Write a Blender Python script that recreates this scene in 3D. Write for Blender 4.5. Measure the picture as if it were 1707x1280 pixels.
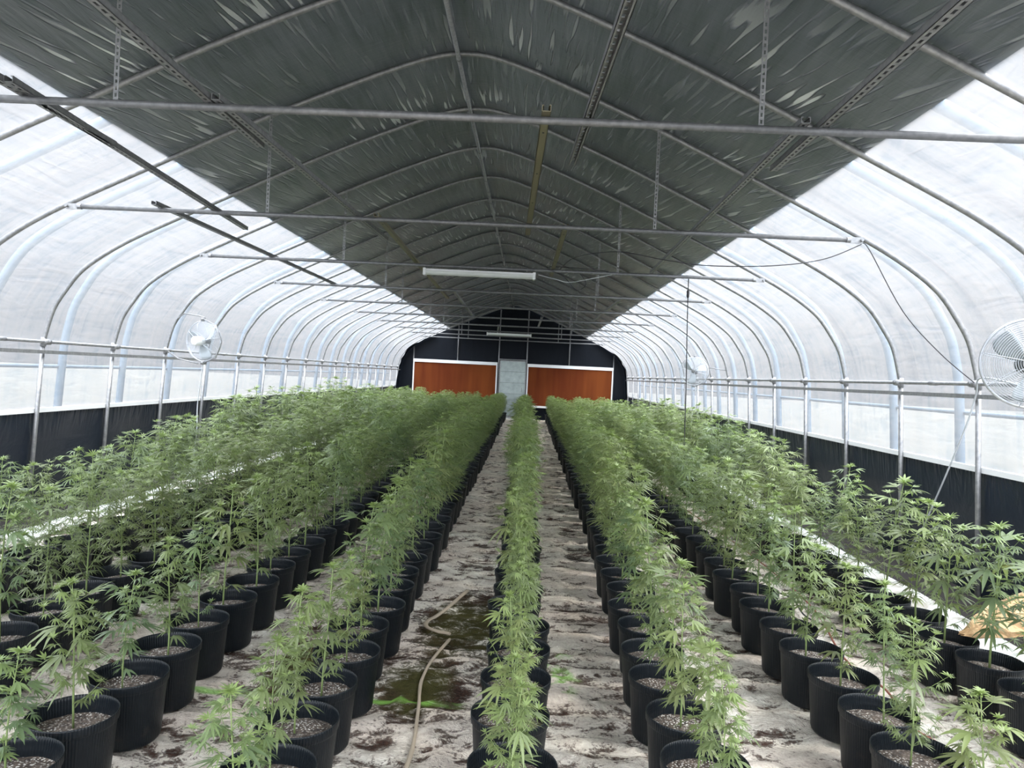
import bpy, math, random
import numpy as np
from mathutils import Vector, Matrix, noise

for o in list(bpy.data.objects): bpy.data.objects.remove(o)
S = bpy.context.scene
COL = S.collection
R = random.Random(7)

# ------------------------------------------------------------------ camera
F, CX, CZ, YAW, PITCH, ROLL = 1233.0, 0.6146, 1.5929, -0.0228, -0.0119, 0.0481
def _rot(y, p, r):
    B = np.array([[1,0,0],[0,0,-1],[0,1,0]], float)
    cy, sy = math.cos(y), math.sin(y); cp, sp = math.cos(p), math.sin(p); cr, sr = math.cos(r), math.sin(r)
    return np.array([[cr,-sr,0],[sr,cr,0],[0,0,1]]) @ np.array([[1,0,0],[0,cp,sp],[0,-sp,cp]]) @ np.array([[cy,0,-sy],[0,1,0],[sy,0,cy]]) @ B
_M = _rot(YAW, PITCH, ROLL)
cd = bpy.data.cameras.new('camera'); cam = bpy.data.objects.new('camera', cd); COL.objects.link(cam)
cd.sensor_width = 36; cd.lens = 36*F/1707; cd.clip_start = 0.05; cd.clip_end = 400
mw = Matrix([[_M[0][i], -_M[1][i], -_M[2][i], 0] for i in range(3)] + [[0,0,0,1]])
cam.matrix_world = Matrix.Translation((CX, 0, CZ)) @ mw
S.camera = cam

# ------------------------------------------------------------------ world, sun, exposure
SKY_LOW, SKY_HIGH, SKY_BACK = 0.33, 6.2, 4.0
w = bpy.data.worlds.new('sky'); S.world = w; w.use_nodes = True
nt = w.node_tree; bg = nt.nodes['Background']
tc = nt.nodes.new('ShaderNodeTexCoord'); sx = nt.nodes.new('ShaderNodeSeparateXYZ')
nt.links.new(tc.outputs['Generated'], sx.inputs[0])
def _n(ty, **k):
    n = nt.nodes.new('ShaderNode' + ty)
    for a_, v_ in k.items(): setattr(n, a_, v_)
    return n
def _mr(src, a_, b_, c_, d_):      # smooth remap of one sky direction component
    n = _n('MapRange', interpolation_type='SMOOTHSTEP'); nt.links.new(src, n.inputs[0])
    for i_, v_ in enumerate((a_, b_, c_, d_)): n.inputs[i_+1].default_value = v_
    return n.outputs[0]
hi = _mr(sx.outputs['Z'], 0.34, 0.72, SKY_LOW, SKY_HIGH)        # bright overcast overhead
bk = _mr(sx.outputs['Y'], 0.15, -0.8, 0.0, SKY_BACK)            # brightest part of the sky lies behind the camera
ad = _n('Math', operation='ADD'); nt.links.new(hi, ad.inputs[0]); nt.links.new(bk, ad.inputs[1])
bg.inputs[0].default_value = (0.95, 0.98, 1.04, 1); nt.links.new(ad.outputs[0], bg.inputs[1])
sd = bpy.data.lights.new('sun', 'SUN'); sun = bpy.data.objects.new('sun', sd); COL.objects.link(sun)
sd.energy = 2.2; sd.angle = math.radians(14); sd.color = (1.0, 0.93, 0.82)
sun.rotation_euler = Vector((-0.60, 0.15, -0.78)).to_track_quat('-Z', 'Y').to_euler()
S.view_settings.view_transform = 'Standard'; S.view_settings.look = 'None'
S.view_settings.gamma = 1; S.view_settings.use_curve_mapping = False
S.view_settings.exposure = 0.28
S.cycles.max_bounces = 8; S.cycles.diffuse_bounces = 5; S.cycles.transparent_max_bounces = 16
S.cycles.sample_clamp_indirect = 6.0

# ------------------------------------------------------------------ materials
def mat(name, col, rough=0.5, metal=0.0, spec=0.5):
    m = bpy.data.materials.new(name); m.use_nodes = True
    b = m.node_tree.nodes['Principled BSDF']
    b.inputs['Base Color'].default_value = (*col, 1); b.inputs['Roughness'].default_value = rough
    b.inputs['Metallic'].default_value = metal; b.inputs['Specular IOR Level'].default_value = spec
    return m
class NG:
    def __init__(s, m): s.t = m.node_tree; s.n = s.t.nodes; s.b = s.n.get('Principled BSDF')
    def new(s, ty, **k):
        n = s.n.new('ShaderNode' + ty)
        for a, v in k.items(): setattr(n, a, v)
        return n
    def l(s, a, b): s.t.links.new(a, b)
    def coord(s, kind='Object', scale=(1,1,1)):
        t = s.new('TexCoord'); mp = s.new('Mapping'); mp.inputs['Scale'].default_value = scale
        s.l(t.outputs[kind], mp.inputs[0]); return mp.outputs[0]
    def noise(s, vec, scale, detail=3, rough=0.5, dist=0.0):
        n = s.new('TexNoise'); n.inputs['Scale'].default_value = scale; n.inputs['Detail'].default_value = detail
        n.inputs['Roughness'].default_value = rough; n.inputs['Distortion'].default_value = dist
        if vec is not None: s.l(vec, n.inputs['Vector'])
        return n.outputs['Fac']
    def ramp(s, fac, stops):
        r = s.new('ValToRGB'); e = r.color_ramp.elements
        while len(e) < len(stops): e.new(0.5)
        for i, (p, c) in enumerate(stops):
            e[i].position = p; e[i].color = (c, c, c, 1) if not isinstance(c, tuple) else (*c, 1)
        s.l(fac, r.inputs[0]); return r.outputs[0]
    def math(s, op, a, b=None, clamp=False):
        n = s.new('Math', operation=op, use_clamp=clamp)
        for i, v in enumerate((a, b)):
            if v is None: continue
            if isinstance(v, (int, float)): n.inputs[i].default_value = v
            else: s.l(v, n.inputs[i])
        return n.outputs[0]
    def mix(s, fac, a, b):
        n = s.new('Mix', data_type='RGBA')
        if isinstance(fac, (int, float)): n.inputs[0].default_value = fac
        else: s.l(fac, n.inputs[0])
        for i, v in ((6, a), (7, b)):
            if isinstance(v, tuple): n.inputs[i].default_value = (*v, 1)
            else: s.l(v, n.inputs[i])
        return n.outputs[2]
    def bump(s, h, strength, dist):
        n = s.new('Bump'); n.inputs['Strength'].default_value = strength; n.inputs['Distance'].default_value = dist
        s.l(h, n.inputs['Height']); return n.outputs[0]

def galv(name, c=0.42, rough=0.45):
    m = mat(name, (c, c*1.02, c*1.04), rough, 0.55); g = NG(m)
    v = g.coord('Object'); f = g.noise(v, 35, 4)
    g.l(g.mix(g.ramp(f, [(0.35, 0.0), (0.65, 1.0)]), (c*0.8, c*0.82, c*0.85), (c*1.1, c*1.12, c*1.13)), g.b.inputs['Base Color'])
    return m
M = {}
M['steel'] = galv('galvanised_steel', 0.28); M['steel_dark'] = galv('weathered_steel', 0.20, 0.5)
M['channel'] = galv('slotted_channel_steel', 0.30, 0.5)
M['channel_tan'] = mat('gold_zinc_channel', (0.22, 0.20, 0.13), 0.45, 0.4)
M['outer'] = mat('outer_frame_steel', (0.10, 0.14, 0.18), 0.6, 0.1)
M['white'] = mat('white_enamel', (0.78, 0.80, 0.80), 0.4)
M['diffuser'] = mat('milky_diffuser', (0.72, 0.75, 0.74), 0.3)
M['black_cable'] = mat('black_cable', (0.03, 0.03, 0.035), 0.5)
M['grey_cable'] = mat('grey_cable', (0.45, 0.48, 0.5), 0.5)
M['plastic_clip'] = mat('white_zip_tie', (0.8, 0.8, 0.8), 0.4)
M['fan_wire'] = mat('fan_cage_wire', (0.55, 0.58, 0.62), 0.35, 0.5)
M['fan_blade'] = mat('fan_blade_grey', (0.42, 0.47, 0.50), 0.4, 0.2)
M['fan_motor'] = mat('fan_motor_dark', (0.12, 0.13, 0.13), 0.5)
M['twine'] = mat('red_brown_twine', (0.28, 0.09, 0.06), 0.8)
M['hose'] = mat('black_drip_hose', (0.02, 0.02, 0.022), 0.45)
M['red_tag'] = mat('red_ribbon', (0.6, 0.03, 0.03), 0.6)
M['sticker'] = mat('paper_sticker', (0.6, 0.5, 0.42), 0.6)
M['dark_bare'] = mat('bare_soil', (0.018, 0.014, 0.012), 0.95)
M['timber'] = mat('whitewashed_timber', (0.6, 0.6, 0.56), 0.7)

def film_material():
    m = bpy.data.materials.new('white_poly_film'); m.use_nodes = True; g = NG(m); g.n.remove(g.b)
    out = g.n['Material Output']
    uv = g.coord('UV', (1, 1, 1))
    wr = g.noise(g.coord('UV', (5, 0.9, 1)), 1.6, 4, 0.6, 1.2)
    wr2 = g.noise(g.coord('UV', (1.2, 9, 1)), 1.3, 4, 0.6, 0.8)
    blot = g.noise(uv, 0.9, 2)
    hgt = g.math('ADD', wr, g.math('MULTIPLY', wr2, 0.8))
    nrm = g.bump(hgt, 0.5, 0.06)
    dens = g.math('ADD', g.math('MULTIPLY', g.math('ADD', wr, wr2), 0.13), g.math('MULTIPLY', blot, 0.06))
    colr = g.ramp(dens, [(0.11, (0.72, 0.79, 0.86)), (0.155, (0.91, 0.93, 0.955)), (0.20, (0.99, 0.985, 0.985))])
    trn = g.new('BsdfTranslucent'); g.l(colr, trn.inputs[0]); g.l(nrm, trn.inputs['Normal'])
    tra = g.new('BsdfTransparent'); g.l(colr, tra.inputs[0])
    dif = g.new('BsdfDiffuse'); dif.inputs[0].default_value = (0.85, 0.87, 0.9, 1); g.l(nrm, dif.inputs['Normal'])
    gl = g.new('BsdfGlossy'); gl.inputs['Roughness'].default_value = 0.35; g.l(nrm, gl.inputs['Normal'])
    def mx(f, a, b):
        n = g.new('MixShader'); n.inputs[0].default_value = f; g.l(a, n.inputs[1]); g.l(b, n.inputs[2]); return n.outputs[0]
    a = mx(0.88, trn.outputs[0], tra.outputs[0]); b = mx(0.07, a, dif.outputs[0]); c = mx(0.04, b, gl.outputs[0])
    g.l(c, out.inputs[0]); return m
M['film'] = film_material()

def tarp_material():
    m = mat('dark_blackout_cover_under_film', (0.1, 0.11, 0.11), 0.3, 0, 0.6); g = NG(m)
    uv = g.coord('UV')
    warp = g.noise(uv, 0.8, 2)
    # tension wrinkles, long along the house (v), fanning a little
    sv = g.new('SeparateXYZ'); g.l(uv, sv.inputs[0])
    u, v = sv.outputs[0], sv.outputs[1]
    bay = g.math('FRACT', g.math('DIVIDE', g.math('SUBTRACT', v, 5.932 - 12.2), 1.22))
    # fan direction: u is squeezed towards hoop
    uu = g.math('MULTIPLY', u, g.math('ADD', 1.0, g.math('MULTIPLY', bay, 0.10)))
    cv = g.new('CombineXYZ'); g.l(uu, cv.inputs[0]); g.l(v, cv.inputs[1])
    mp = g.new('Mapping'); mp.inputs['Scale'].default_value = (17, 1.2, 1); mp.inputs['Rotation'].default_value = (0, 0, 0.05)
    g.l(cv.outputs[0], mp.inputs[0])
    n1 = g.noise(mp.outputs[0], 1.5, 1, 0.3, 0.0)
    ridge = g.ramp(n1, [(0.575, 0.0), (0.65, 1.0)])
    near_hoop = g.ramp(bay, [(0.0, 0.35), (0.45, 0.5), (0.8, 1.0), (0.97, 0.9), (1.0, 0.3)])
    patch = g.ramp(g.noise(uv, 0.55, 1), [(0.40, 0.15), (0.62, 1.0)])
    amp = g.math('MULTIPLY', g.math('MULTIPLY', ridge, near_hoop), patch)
    mp2 = g.coord('UV', (9, 0.9, 1)); n2 = g.noise(mp2, 1.7, 4, 0.55, 0.25)
    mp3 = g.coord('UV', (1, 7, 1)); n3 = g.noise(mp3, 2.2, 3, 0.6, 0.8)
    h = g.math('ADD', g.math('MULTIPLY', amp, 1.3), g.math('ADD', g.math('MULTIPLY', n2, 0.35), g.math('MULTIPLY', n3, 0.08)))
    g.l(g.bump(h, 0.9, 0.035), g.b.inputs['Normal'])
    base = g.mix(g.ramp(g.math('ADD', g.math('MULTIPLY', g.noise(uv, 1.1, 4), 0.5), g.math('MULTIPLY', n2, 0.5)), [(0.36, 0.0), (0.62, 1.0)]), (0.075, 0.094, 0.106), (0.150, 0.168, 0.192))
    # white glints of the film creases, painted into the base colour along the crests
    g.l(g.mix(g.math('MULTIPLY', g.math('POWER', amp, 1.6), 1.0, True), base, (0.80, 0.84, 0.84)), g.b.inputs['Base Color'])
    g.b.inputs['Roughness'].default_value = 0.32
    return m
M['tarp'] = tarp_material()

def black_film(name, base, spec=0.4):
    m = mat(name, base, 0.42, 0, spec); g = NG(m)
    uv = g.coord('UV'); sv = g.new('SeparateXYZ'); g.l(uv, sv.inputs[0]); v = sv.outputs[1]
    # u = metres along the wall, v = height: pleats gather under the top batten
    n1 = g.noise(g.coord('UV', (7, 1.3, 1)), 1.5, 1, 0.5, 1.2)
    top = g.ramp(v, [(0.70, 0.0), (0.98, 1.0)])
    n2 = g.noise(uv, 3.5, 4, 0.6, 0.8)
    h = g.math('ADD', g.math('MULTIPLY', n1, g.math('MULTIPLY', top, 1.4)), g.math('MULTIPLY', n2, 0.4))
    g.l(g.bump(h, 0.7, 0.04), g.b.inputs['Normal'])
    return m
M['black_film'] = black_film('black_wall_film', (0.009, 0.015, 0.026))
M['black_end'] = black_film('black_end_film', (0.004, 0.006, 0.010), 0.12)

def pot_material():
    m = mat('black_nursery_plastic', (0.006, 0.009, 0.012), 0.38, 0, 0.28); g = NG(m)
    t = g.new('TexCoord'); sp = g.new('SeparateXYZ'); g.l(t.outputs['Object'], sp.inputs[0])
    ang = g.math('ARCTAN2', sp.outputs[1], sp.outputs[0])
    wv = g.math('SINE', g.math('MULTIPLY', ang, 90.0))
    g.l(g.bump(wv, 0.35, 0.002), g.b.inputs['Normal'])
    f = g.noise(t.outputs['Object'], 14, 5, 0.7)
    g.l(g.mix(g.ramp(f, [(0.58, 0.0), (0.8, 0.5)]), (0.006, 0.009, 0.012), (0.060, 0.050, 0.042)), g.b.inputs['Base Color'])
    return m
M['pot'] = pot_material()

def soil_material():
    m = mat('potting_mix_with_perlite', (0.05, 0.035, 0.028), 0.95); g = NG(m)
    c = g.coord('Object')
    info = g.new('ObjectInfo'); off = g.new('VectorMath', operation='ADD'); g.l(c, off.inputs[0])
    sc = g.math('MULTIPLY', info.outputs['Random'], 40.0); cb = g.new('CombineXYZ'); g.l(sc, cb.inputs[0]); g.l(cb.outputs[0], off.inputs[1])
    vo = g.new('TexVoronoi'); vo.inputs['Scale'].default_value = 95; g.l(off.outputs[0], vo.inputs['Vector'])
    n = g.noise(off.outputs[0], 9, 4, 0.6)
    fleck = g.math('MULTIPLY', g.ramp(vo.outputs['Distance'], [(0.28, 1.0), (0.40, 0.0)]), g.ramp(n, [(0.38, 0.15), (0.58, 1.0)]))
    d = g.noise(off.outputs[0], 60, 3)
    base = g.mix(g.ramp(d, [(0.35, 0.0), (0.65, 1.0)]), (0.025, 0.018, 0.014), (0.11, 0.085, 0.065))
    g.l(g.mix(g.math('MULTIPLY', fleck, 0.85), base, (0.62, 0.60, 0.55)), g.b.inputs['Base Color'])
    g.l(g.bump(d, 1.0, 0.01), g.b.inputs['Normal']); return m
M['soil'] = soil_material()

def leaf_material():
    m = mat('hemp_leaf', (0.12, 0.2, 0.07), 0.42, 0, 0.55); g = NG(m)
    at = g.new('Attribute', attribute_name='tint'); info = g.new('ObjectInfo')
    f = at.outputs['Fac']
    old = g.mix(info.outputs['Random'], (0.105, 0.158, 0.082), (0.172, 0.195, 0.080))
    cr = g.new('ValToRGB'); e = cr.color_ramp.elements
    e[0].position = 0.05; e[0].color = (0, 0, 0, 1); e[1].position = 0.85; e[1].color = (1, 1, 1, 1); g.l(f, cr.inputs[0])
    c = g.mix(cr.outputs[0], old, (0.27, 0.36, 0.125))
    g.l(c, g.b.inputs['Base Color'])
    tr = g.new('BsdfTranslucent'); g.l(g.mix(0.5, c, (0.30, 0.46, 0.08)), tr.inputs[0])
    mx = g.new('MixShader'); mx.inputs[0].default_value = 0.26
    out = g.n['Material Output']; g.l(g.b.outputs[0], mx.inputs[1]); g.l(tr.outputs[0], mx.inputs[2]); g.l(mx.outputs[0], out.inputs[0])
    return m
M['leaf'] = leaf_material()
M['stem'] = mat('green_stem', (0.20, 0.27, 0.10), 0.6)

def floor_material():
    m = mat('dirty_white_ground_fabric', (0.8, 0.76, 0.7), 0.9, 0, 0.2); g = NG(m)
    c = g.coord('Object'); at = g.new('Attribute', attribute_name='crease')
    sp = g.new('SeparateXYZ'); g.l(c, sp.inputs[0])
    n1 = g.noise(g.coord('Object', (1, 1.0, 1)), 2.2, 6, 0.62, 0.7)
    n2 = g.noise(g.coord('Object', (1, 1.7, 1)), 8, 6, 0.68, 1.3)
    n3 = g.noise(c, 70, 3, 0.7)
    big = g.ramp(n1, [(0.50, 0.0), (0.68, 1.0)])
    d = g.math('ADD', g.math('MULTIPLY', n2, 0.62), g.math('ADD', g.math('MULTIPLY', big, 0.10), g.math('MULTIPLY', at.outputs['Fac'], 0.20)))
    d = g.math('ADD', d, g.math('MULTIPLY', g.math('SUBTRACT', n3, 0.5), 0.34))
    # damp soil spill on the path left of the centre row
    def blob(x, y, rx, ry):
        a = g.math('DIVIDE', g.math('SUBTRACT', sp.outputs[0], x), rx); b = g.math('DIVIDE', g.math('SUBTRACT', sp.outputs[1], y), ry)
        return g.math('SUBTRACT', 1.0, g.math('SQRT', g.math('ADD', g.math('MULTIPLY', a, a), g.math('MULTIPLY', b, b))), clamp=True)
    spill = g.math('MAXIMUM', blob(0.30, 4.65, 0.42, 0.95), g.math('MAXIMUM', blob(0.12, 3.75, 0.32, 0.55), blob(-0.55, 3.9, 0.22, 0.6)))
    d = g.math('ADD', d, g.math('MULTIPLY', spill, 0.26))
    dirt = g.ramp(d, [(0.43, 0.0), (0.475, 0.7), (0.58, 1.0)])
    tint = g.mix(g.ramp(g.noise(c, 1.3, 3), [(0.35, 0.0), (0.65, 1.0)]), (0.90, 0.80, 0.70), (0.93, 0.90, 0.80))
    pale = g.mix(g.ramp(g.math('ADD', g.math('MULTIPLY', n2, 0.6), g.math('MULTIPLY', n3, 0.4)), [(0.42, 0.0), (0.60, 0.55)]), tint, (0.42, 0.32, 0.25))
    soil = g.mix(g.ramp(n3, [(0.4, 0.0), (0.62, 1.0)]), (0.028, 0.016, 0.012), (0.10, 0.055, 0.04))
    moss = g.mix(g.math('MULTIPLY', g.ramp(g.math('MULTIPLY', spill, g.noise(c, 4, 2)), [(0.12, 0.0), (0.3, 1.0)]), 0.7), soil, (0.075, 0.08, 0.018))
    col = g.mix(dirt, pale, moss)
    # thin line of bright green across the fabric
    yl = g.math('ADD', sp.outputs[1], g.math('MULTIPLY', g.math('SUBTRACT', g.noise(c, 3, 2), 0.5), 0.10))
    line = g.ramp(g.math('ABSOLUTE', g.math('SUBTRACT', yl, 3.53)), [(0.012, 1.0), (0.035, 0.0)])
    inx = g.ramp(g.math('ADD', g.math('MULTIPLY', sp.outputs[0], 0.25), 0.5), [(0.08, 0.0), (0.12, 1.0), (0.58, 1.0), (0.62, 0.0)])
    a1 = g.math('MULTIPLY', g.math('MULTIPLY', line, inx), g.ramp(g.noise(c, 6, 2), [(0.4, 0.1), (0.55, 1.0)]))
    a2 = g.math('MULTIPLY', g.ramp(blob(0.86, 4.05, 0.14, 0.5), [(0.1, 0.0), (0.6, 1.0)]), g.ramp(g.noise(c, 9, 3), [(0.5, 0.0), (0.62, 1.0)]))
    col = g.mix(g.math('MULTIPLY', g.math('MAXIMUM', a1, a2), 0.8), col, (0.30, 0.62, 0.12))
    g.l(col, g.b.inputs['Base Color'])
    h = g.math('ADD', g.math('MULTIPLY', n2, 0.6), g.math('MULTIPLY', n3, 0.12))
    g.l(g.bump(h, 1.0, 0.055), g.b.inputs['Normal']); return m
M['floor'] = floor_material()
def pad_material():
    m = mat('wet_cellulose_cooling_pad', (0.2, 0.07, 0.03), 0.9, 0, 0.08); g = NG(m)
    c = g.coord('Object', (1, 1, 0.12)); n = g.noise(c, 1.4, 3, 0.6)
    wv = g.new('TexWave', wave_type='BANDS', bands_direction='DIAGONAL'); wv.inputs['Scale'].default_value = 22; g.l(g.coord('Object'), wv.inputs[0])
    g.l(g.mix(g.ramp(n, [(0.35, 0.0), (0.65, 1.0)]), (0.095, 0.020, 0.008), (0.17, 0.047, 0.013)), g.b.inputs['Base Color'])
    g.l(g.bump(wv.outputs['Fac'], 0.5, 0.01), g.b.inputs['Normal']); return m
M['pad'] = pad_material()
def door_material():
    m = mat('galvanised_door_sheet', (0.5, 0.55, 0.54), 0.35, 0.6); g = NG(m)
    n = g.noise(g.coord('Object'), 6, 4, 0.6)
    g.l(g.mix(n, (0.19, 0.24, 0.235), (0.42, 0.47, 0.46)), g.b.inputs['Base Color'])
    g.l(g.bump(g.noise(g.coord('Object'), 2.5, 2), 0.5, 0.05), g.b.inputs['Normal']); return m
M['door'] = door_material()
def bag_material():
    m = mat('crumpled_kraft_paper', (0.5, 0.32, 0.16), 0.8); g = NG(m)
    n = g.noise(g.coord('Object'), 22, 4, 0.6, 1.0)
    g.l(g.mix(n, (0.36, 0.20, 0.09), (0.70, 0.50, 0.28)), g.b.inputs['Base Color'])
    g.l(g.bump(n, 0.8, 0.02), g.b.inputs['Normal']); return m
M['bag'] = bag_material()
def sheet_material():
    m = mat('smooth_white_plastic_sheet', (0.82, 0.84, 0.80), 0.4); g = NG(m)
    n = g.noise(g.coord('Object', (1, .5, 1)), 6, 5, 0.65, 0.5)
    g.l(g.mix(g.ramp(n, [(0.45, 0.0), (0.60, 0.8)]), (0.68, 0.71, 0.66), (0.26, 0.22, 0.16)), g.b.inputs['Base Color'])
    return m
M['sheet'] = sheet_material()
def outside_material():
    m = mat('outside_gravel_and_grass', (0.3, 0.33, 0.25), 0.95); g = NG(m)
    n = g.noise(g.coord('Object'), 0.4, 4)
    g.l(g.mix(n, (0.048, 0.050, 0.043), (0.088, 0.086, 0.078)), g.b.inputs['Base Color']); return m
M['outside'] = outside_material()

# ------------------------------------------------------------------ mesh helpers
class MB:
    def __init__(s): s.v = []; s.f = []; s.mi = []; s.uv = None
    def box(s, c, d, rz=0.0):
        x, y, z = c; a, b, e = d[0]/2, d[1]/2, d[2]/2; n = len(s.v); co, si = math.cos(rz), math.sin(rz)
        for dz in (-e, e):
            for dx, dy in ((-a,-b),(a,-b),(a,b),(-a,b)): s.v.append((x+dx*co-dy*si, y+dx*si+dy*co, z+dz))
        for q in ((0,3,2,1),(4,5,6,7),(0,1,5,4),(1,2,6,5),(2,3,7,6),(3,0,4,7)): s.f.append(tuple(n+i for i in q))
        return s
    def tube(s, pts, r, k=8, caps=True, closed=False):
        pts = [Vector(p) for p in pts]; N = len(pts); n0 = len(s.v)
        rr = r if isinstance(r, (list, tuple)) else [r]*N
        up = None
        for i, p in enumerate(pts):
            if closed: t = pts[(i+1) % N]-pts[i-1]
            else: t = pts[min(i+1, N-1)]-pts[max(i-1, 0)]
            t.normalize()
            if up is None:
                up = Vector((0,0,1)) if abs(t.z) < 0.9 else Vector((0,1,0))
            a = up - t*up.dot(t); a.normalize(); b = t.cross(a); up = a
            for j in range(k):
                th = 2*math.pi*j/k; q = p + (a*math.cos(th)+b*math.sin(th))*rr[i]; s.v.append(tuple(q))
        for i in range(N if closed else N-1):
            i2 = (i+1) % N
            for j in range(k):
                j2 = (j+1) % k; s.f.append((n0+i*k+j, n0+i*k+j2, n0+i2*k+j2, n0+i2*k+j))
        if caps and not closed:
            s.f.append(tuple(n0+j for j in range(k))[::-1]); s.f.append(tuple(n0+(N-1)*k+j for j in range(k)))
        return s
    def lathe(s, prof, k=28, c=(0,0,0)):
        n0 = len(s.v)
        for (r, z) in prof:
            for j in range(k):
                th = 2*math.pi*j/k; s.v.append((c[0]+r*math.cos(th), c[1]+r*math.sin(th), c[2]+z))
        for i in range(len(prof)-1):
            for j in range(k):
                j2 = (j+1) % k; s.f.append((n0+i*k+j, n0+i*k+j2, n0+(i+1)*k+j2, n0+(i+1)*k+j))
        return s
    def mesh(s, name, m, smooth=False):
        me = bpy.data.meshes.new(name); me.from_pydata(s.v, [], s.f); me.update()
        me.materials.append(m)
        if s.uv is not None:
            ul = me.uv_layers.new(name='UVMap'); li = np.empty(len(me.loops), np.int32); me.loops.foreach_get('vertex_index', li)
            ul.data.foreach_set('uv', np.array(s.uv, np.float32)[li].ravel())
        if smooth: me.polygons.foreach_set('use_smooth', [True]*len(me.polygons))
        return me
    def obj(s, name, m, parent=None, smooth=False, loc=(0,0,0)):
        o = bpy.data.objects.new(name, s.mesh(name, m, smooth)); COL.objects.link(o); o.location = loc
        if parent is not None: o.parent = parent
        return o
def tag(o, label=None, cat=None, group=None, kind=None):
    if label: o['label'] = label
    if cat: o['category'] = cat
    if group: o['group'] = group
    if kind: o['kind'] = kind
    return o
def empty(name, loc, label, cat, group=None, rz=0.0):
    o = bpy.data.objects.new(name, None); COL.objects.link(o); o.location = loc; o.rotation_euler[2] = rz; o.empty_display_size = 0.1
    return tag(o, label, cat, group)
ORD = ['first','second','third','fourth','fifth','sixth','seventh','eighth','ninth','tenth','eleventh','twelfth','thirteenth','fourteenth','fifteenth','sixteenth','seventeenth','eighteenth','nineteenth','twentieth','twenty-first','twenty-second','twenty-third','twenty-fourth','twenty-fifth','twenty-sixth']
def nth(i):
    n = i+1; return '%d%s' % (n, 'th' if 10 < n % 100 < 14 else {1:'st',2:'nd',3:'rd'}.get(n % 10, 'th'))

# ------------------------------------------------------------------ the shell
PR = [(4.25,0),(4.21,1.0),(4.165,1.68),(4.13,1.83),(4.07,2.03),(3.97,2.2),(3.82,2.4),(3.62,2.56),(3.37,2.715),(3.06,2.875),(2.45,3.17),(1.6,3.57),(1.05,3.81),(0.5,4.03),(0.2,4.12),(0,4.14)]
def dense(pr, n=6):
    out = []
    P = [Vector((a, b)) for a, b in pr]; P = P + [Vector((-P[-2].x, P[-2].y))]
    for i in range(len(pr)-1):
        p0 = P[i-1] if i > 2 else P[i]*2-P[i+1]; p1, p2, p3 = P[i], P[i+1], P[i+2]
        m = 1 if i < 2 else n
        for j in range(m):
            t = j/m
            q = 0.5*((2*p1)+(p2-p0)*t+(2*p0-5*p1+4*p2-p3)*t*t+(3*p1-p0-3*p2+p3)*t**3)
            out.append((q.x, q.y))
    out.append(pr[-1]); return out
PD = dense(PR, 4)
FULL = [(-x, z) for x, z in PD] + [(x, z) for x, z in PD[::-1][1:]]
SP = 1.22; Y0 = 5.932; YE = 27.2; YS = -1.45
def prof_x(z, pr=PR): return float(np.interp(z, [p[1] for p in pr], [p[0] for p in pr]))
def prof_z(x): return float(np.interp(-abs(x), [-p[0] for p in PR], [p[1] for p in PR]))
hoopY = [Y0+SP*k for k in range(-6, 18)]

def normals2(pts):
    out = []
    for i in range(len(pts)):
        a = Vector(pts[max(i-1,0)]); b = Vector(pts[min(i+1,len(pts)-1)]); t = (b-a).normalized(); out.append((-t.y, t.x))
    return out
def skin(pts, off, sag, ys, name, m, parent=None, u0=0.0):
    nn = normals2(pts); b = MB(); b.uv = []
    L = [0.0]
    for i in range(1, len(pts)): L.append(L[-1]+(Vector(pts[i])-Vector(pts[i-1])).length)
    W = len(pts)
    for y in ys:
        ph = ((y-Y0)/SP) % 1.0; s_ = off - sag*math.sin(math.pi*ph)**0.8
        for i, (x, z) in enumerate(pts):
            edge = min(1.0, i/3.0, (W-1-i)/3.0)
            o_ = off + (s_-off)*(edge if sag else 1) + 0.006*noise.noise(Vector((L[i]*2.0, y*2.2, u0)))
            b.v.append((x+nn[i][0]*o_, y, z+nn[i][1]*o_)); b.uv.append((L[i]+u0, y))
    for j in range(len(ys)-1):
        for i in range(W-1): n = j*W+i; b.f.append((n, n+1, n+W+1, n+W))
    return b.obj(name, m, parent, True)
ys = list(np.arange(YS, YE-0.001, SP/8)) + [YE]
def sub(pts, f): return [p for p in pts if f(p)]
leftF = sub(FULL, lambda p: p[0] < -2.34 and p[1] >= 0.99); leftF.append((-2.34, prof_z(2.34)))
rightF = sub(FULL, lambda p: p[0] > 2.61 and p[1] >= 0.99); rightF.insert(0, (2.61, prof_z(2.61)))
midF = [(-2.39, prof_z(2.39))] + sub(FULL, lambda p: -2.34 < p[0] < 2.6) + [(2.65, prof_z(2.65))]
wl = skin(leftF, 0.027, 0.022, ys, 'wall_left', M['film'])
wr = skin(rightF, 0.027, 0.022, ys, 'wall_right', M['film'], None, 9.0)
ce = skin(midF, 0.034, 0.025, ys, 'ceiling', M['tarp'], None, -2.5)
tag(wl, 'translucent white poly film stretched over the left side hoops', kind='structure')
tag(wr, 'translucent white poly film stretched over the right side hoops', kind='structure')
tag(ce, 'dark grey wrinkled roof cover along the ridge between white film sides', kind='structure')
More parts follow.
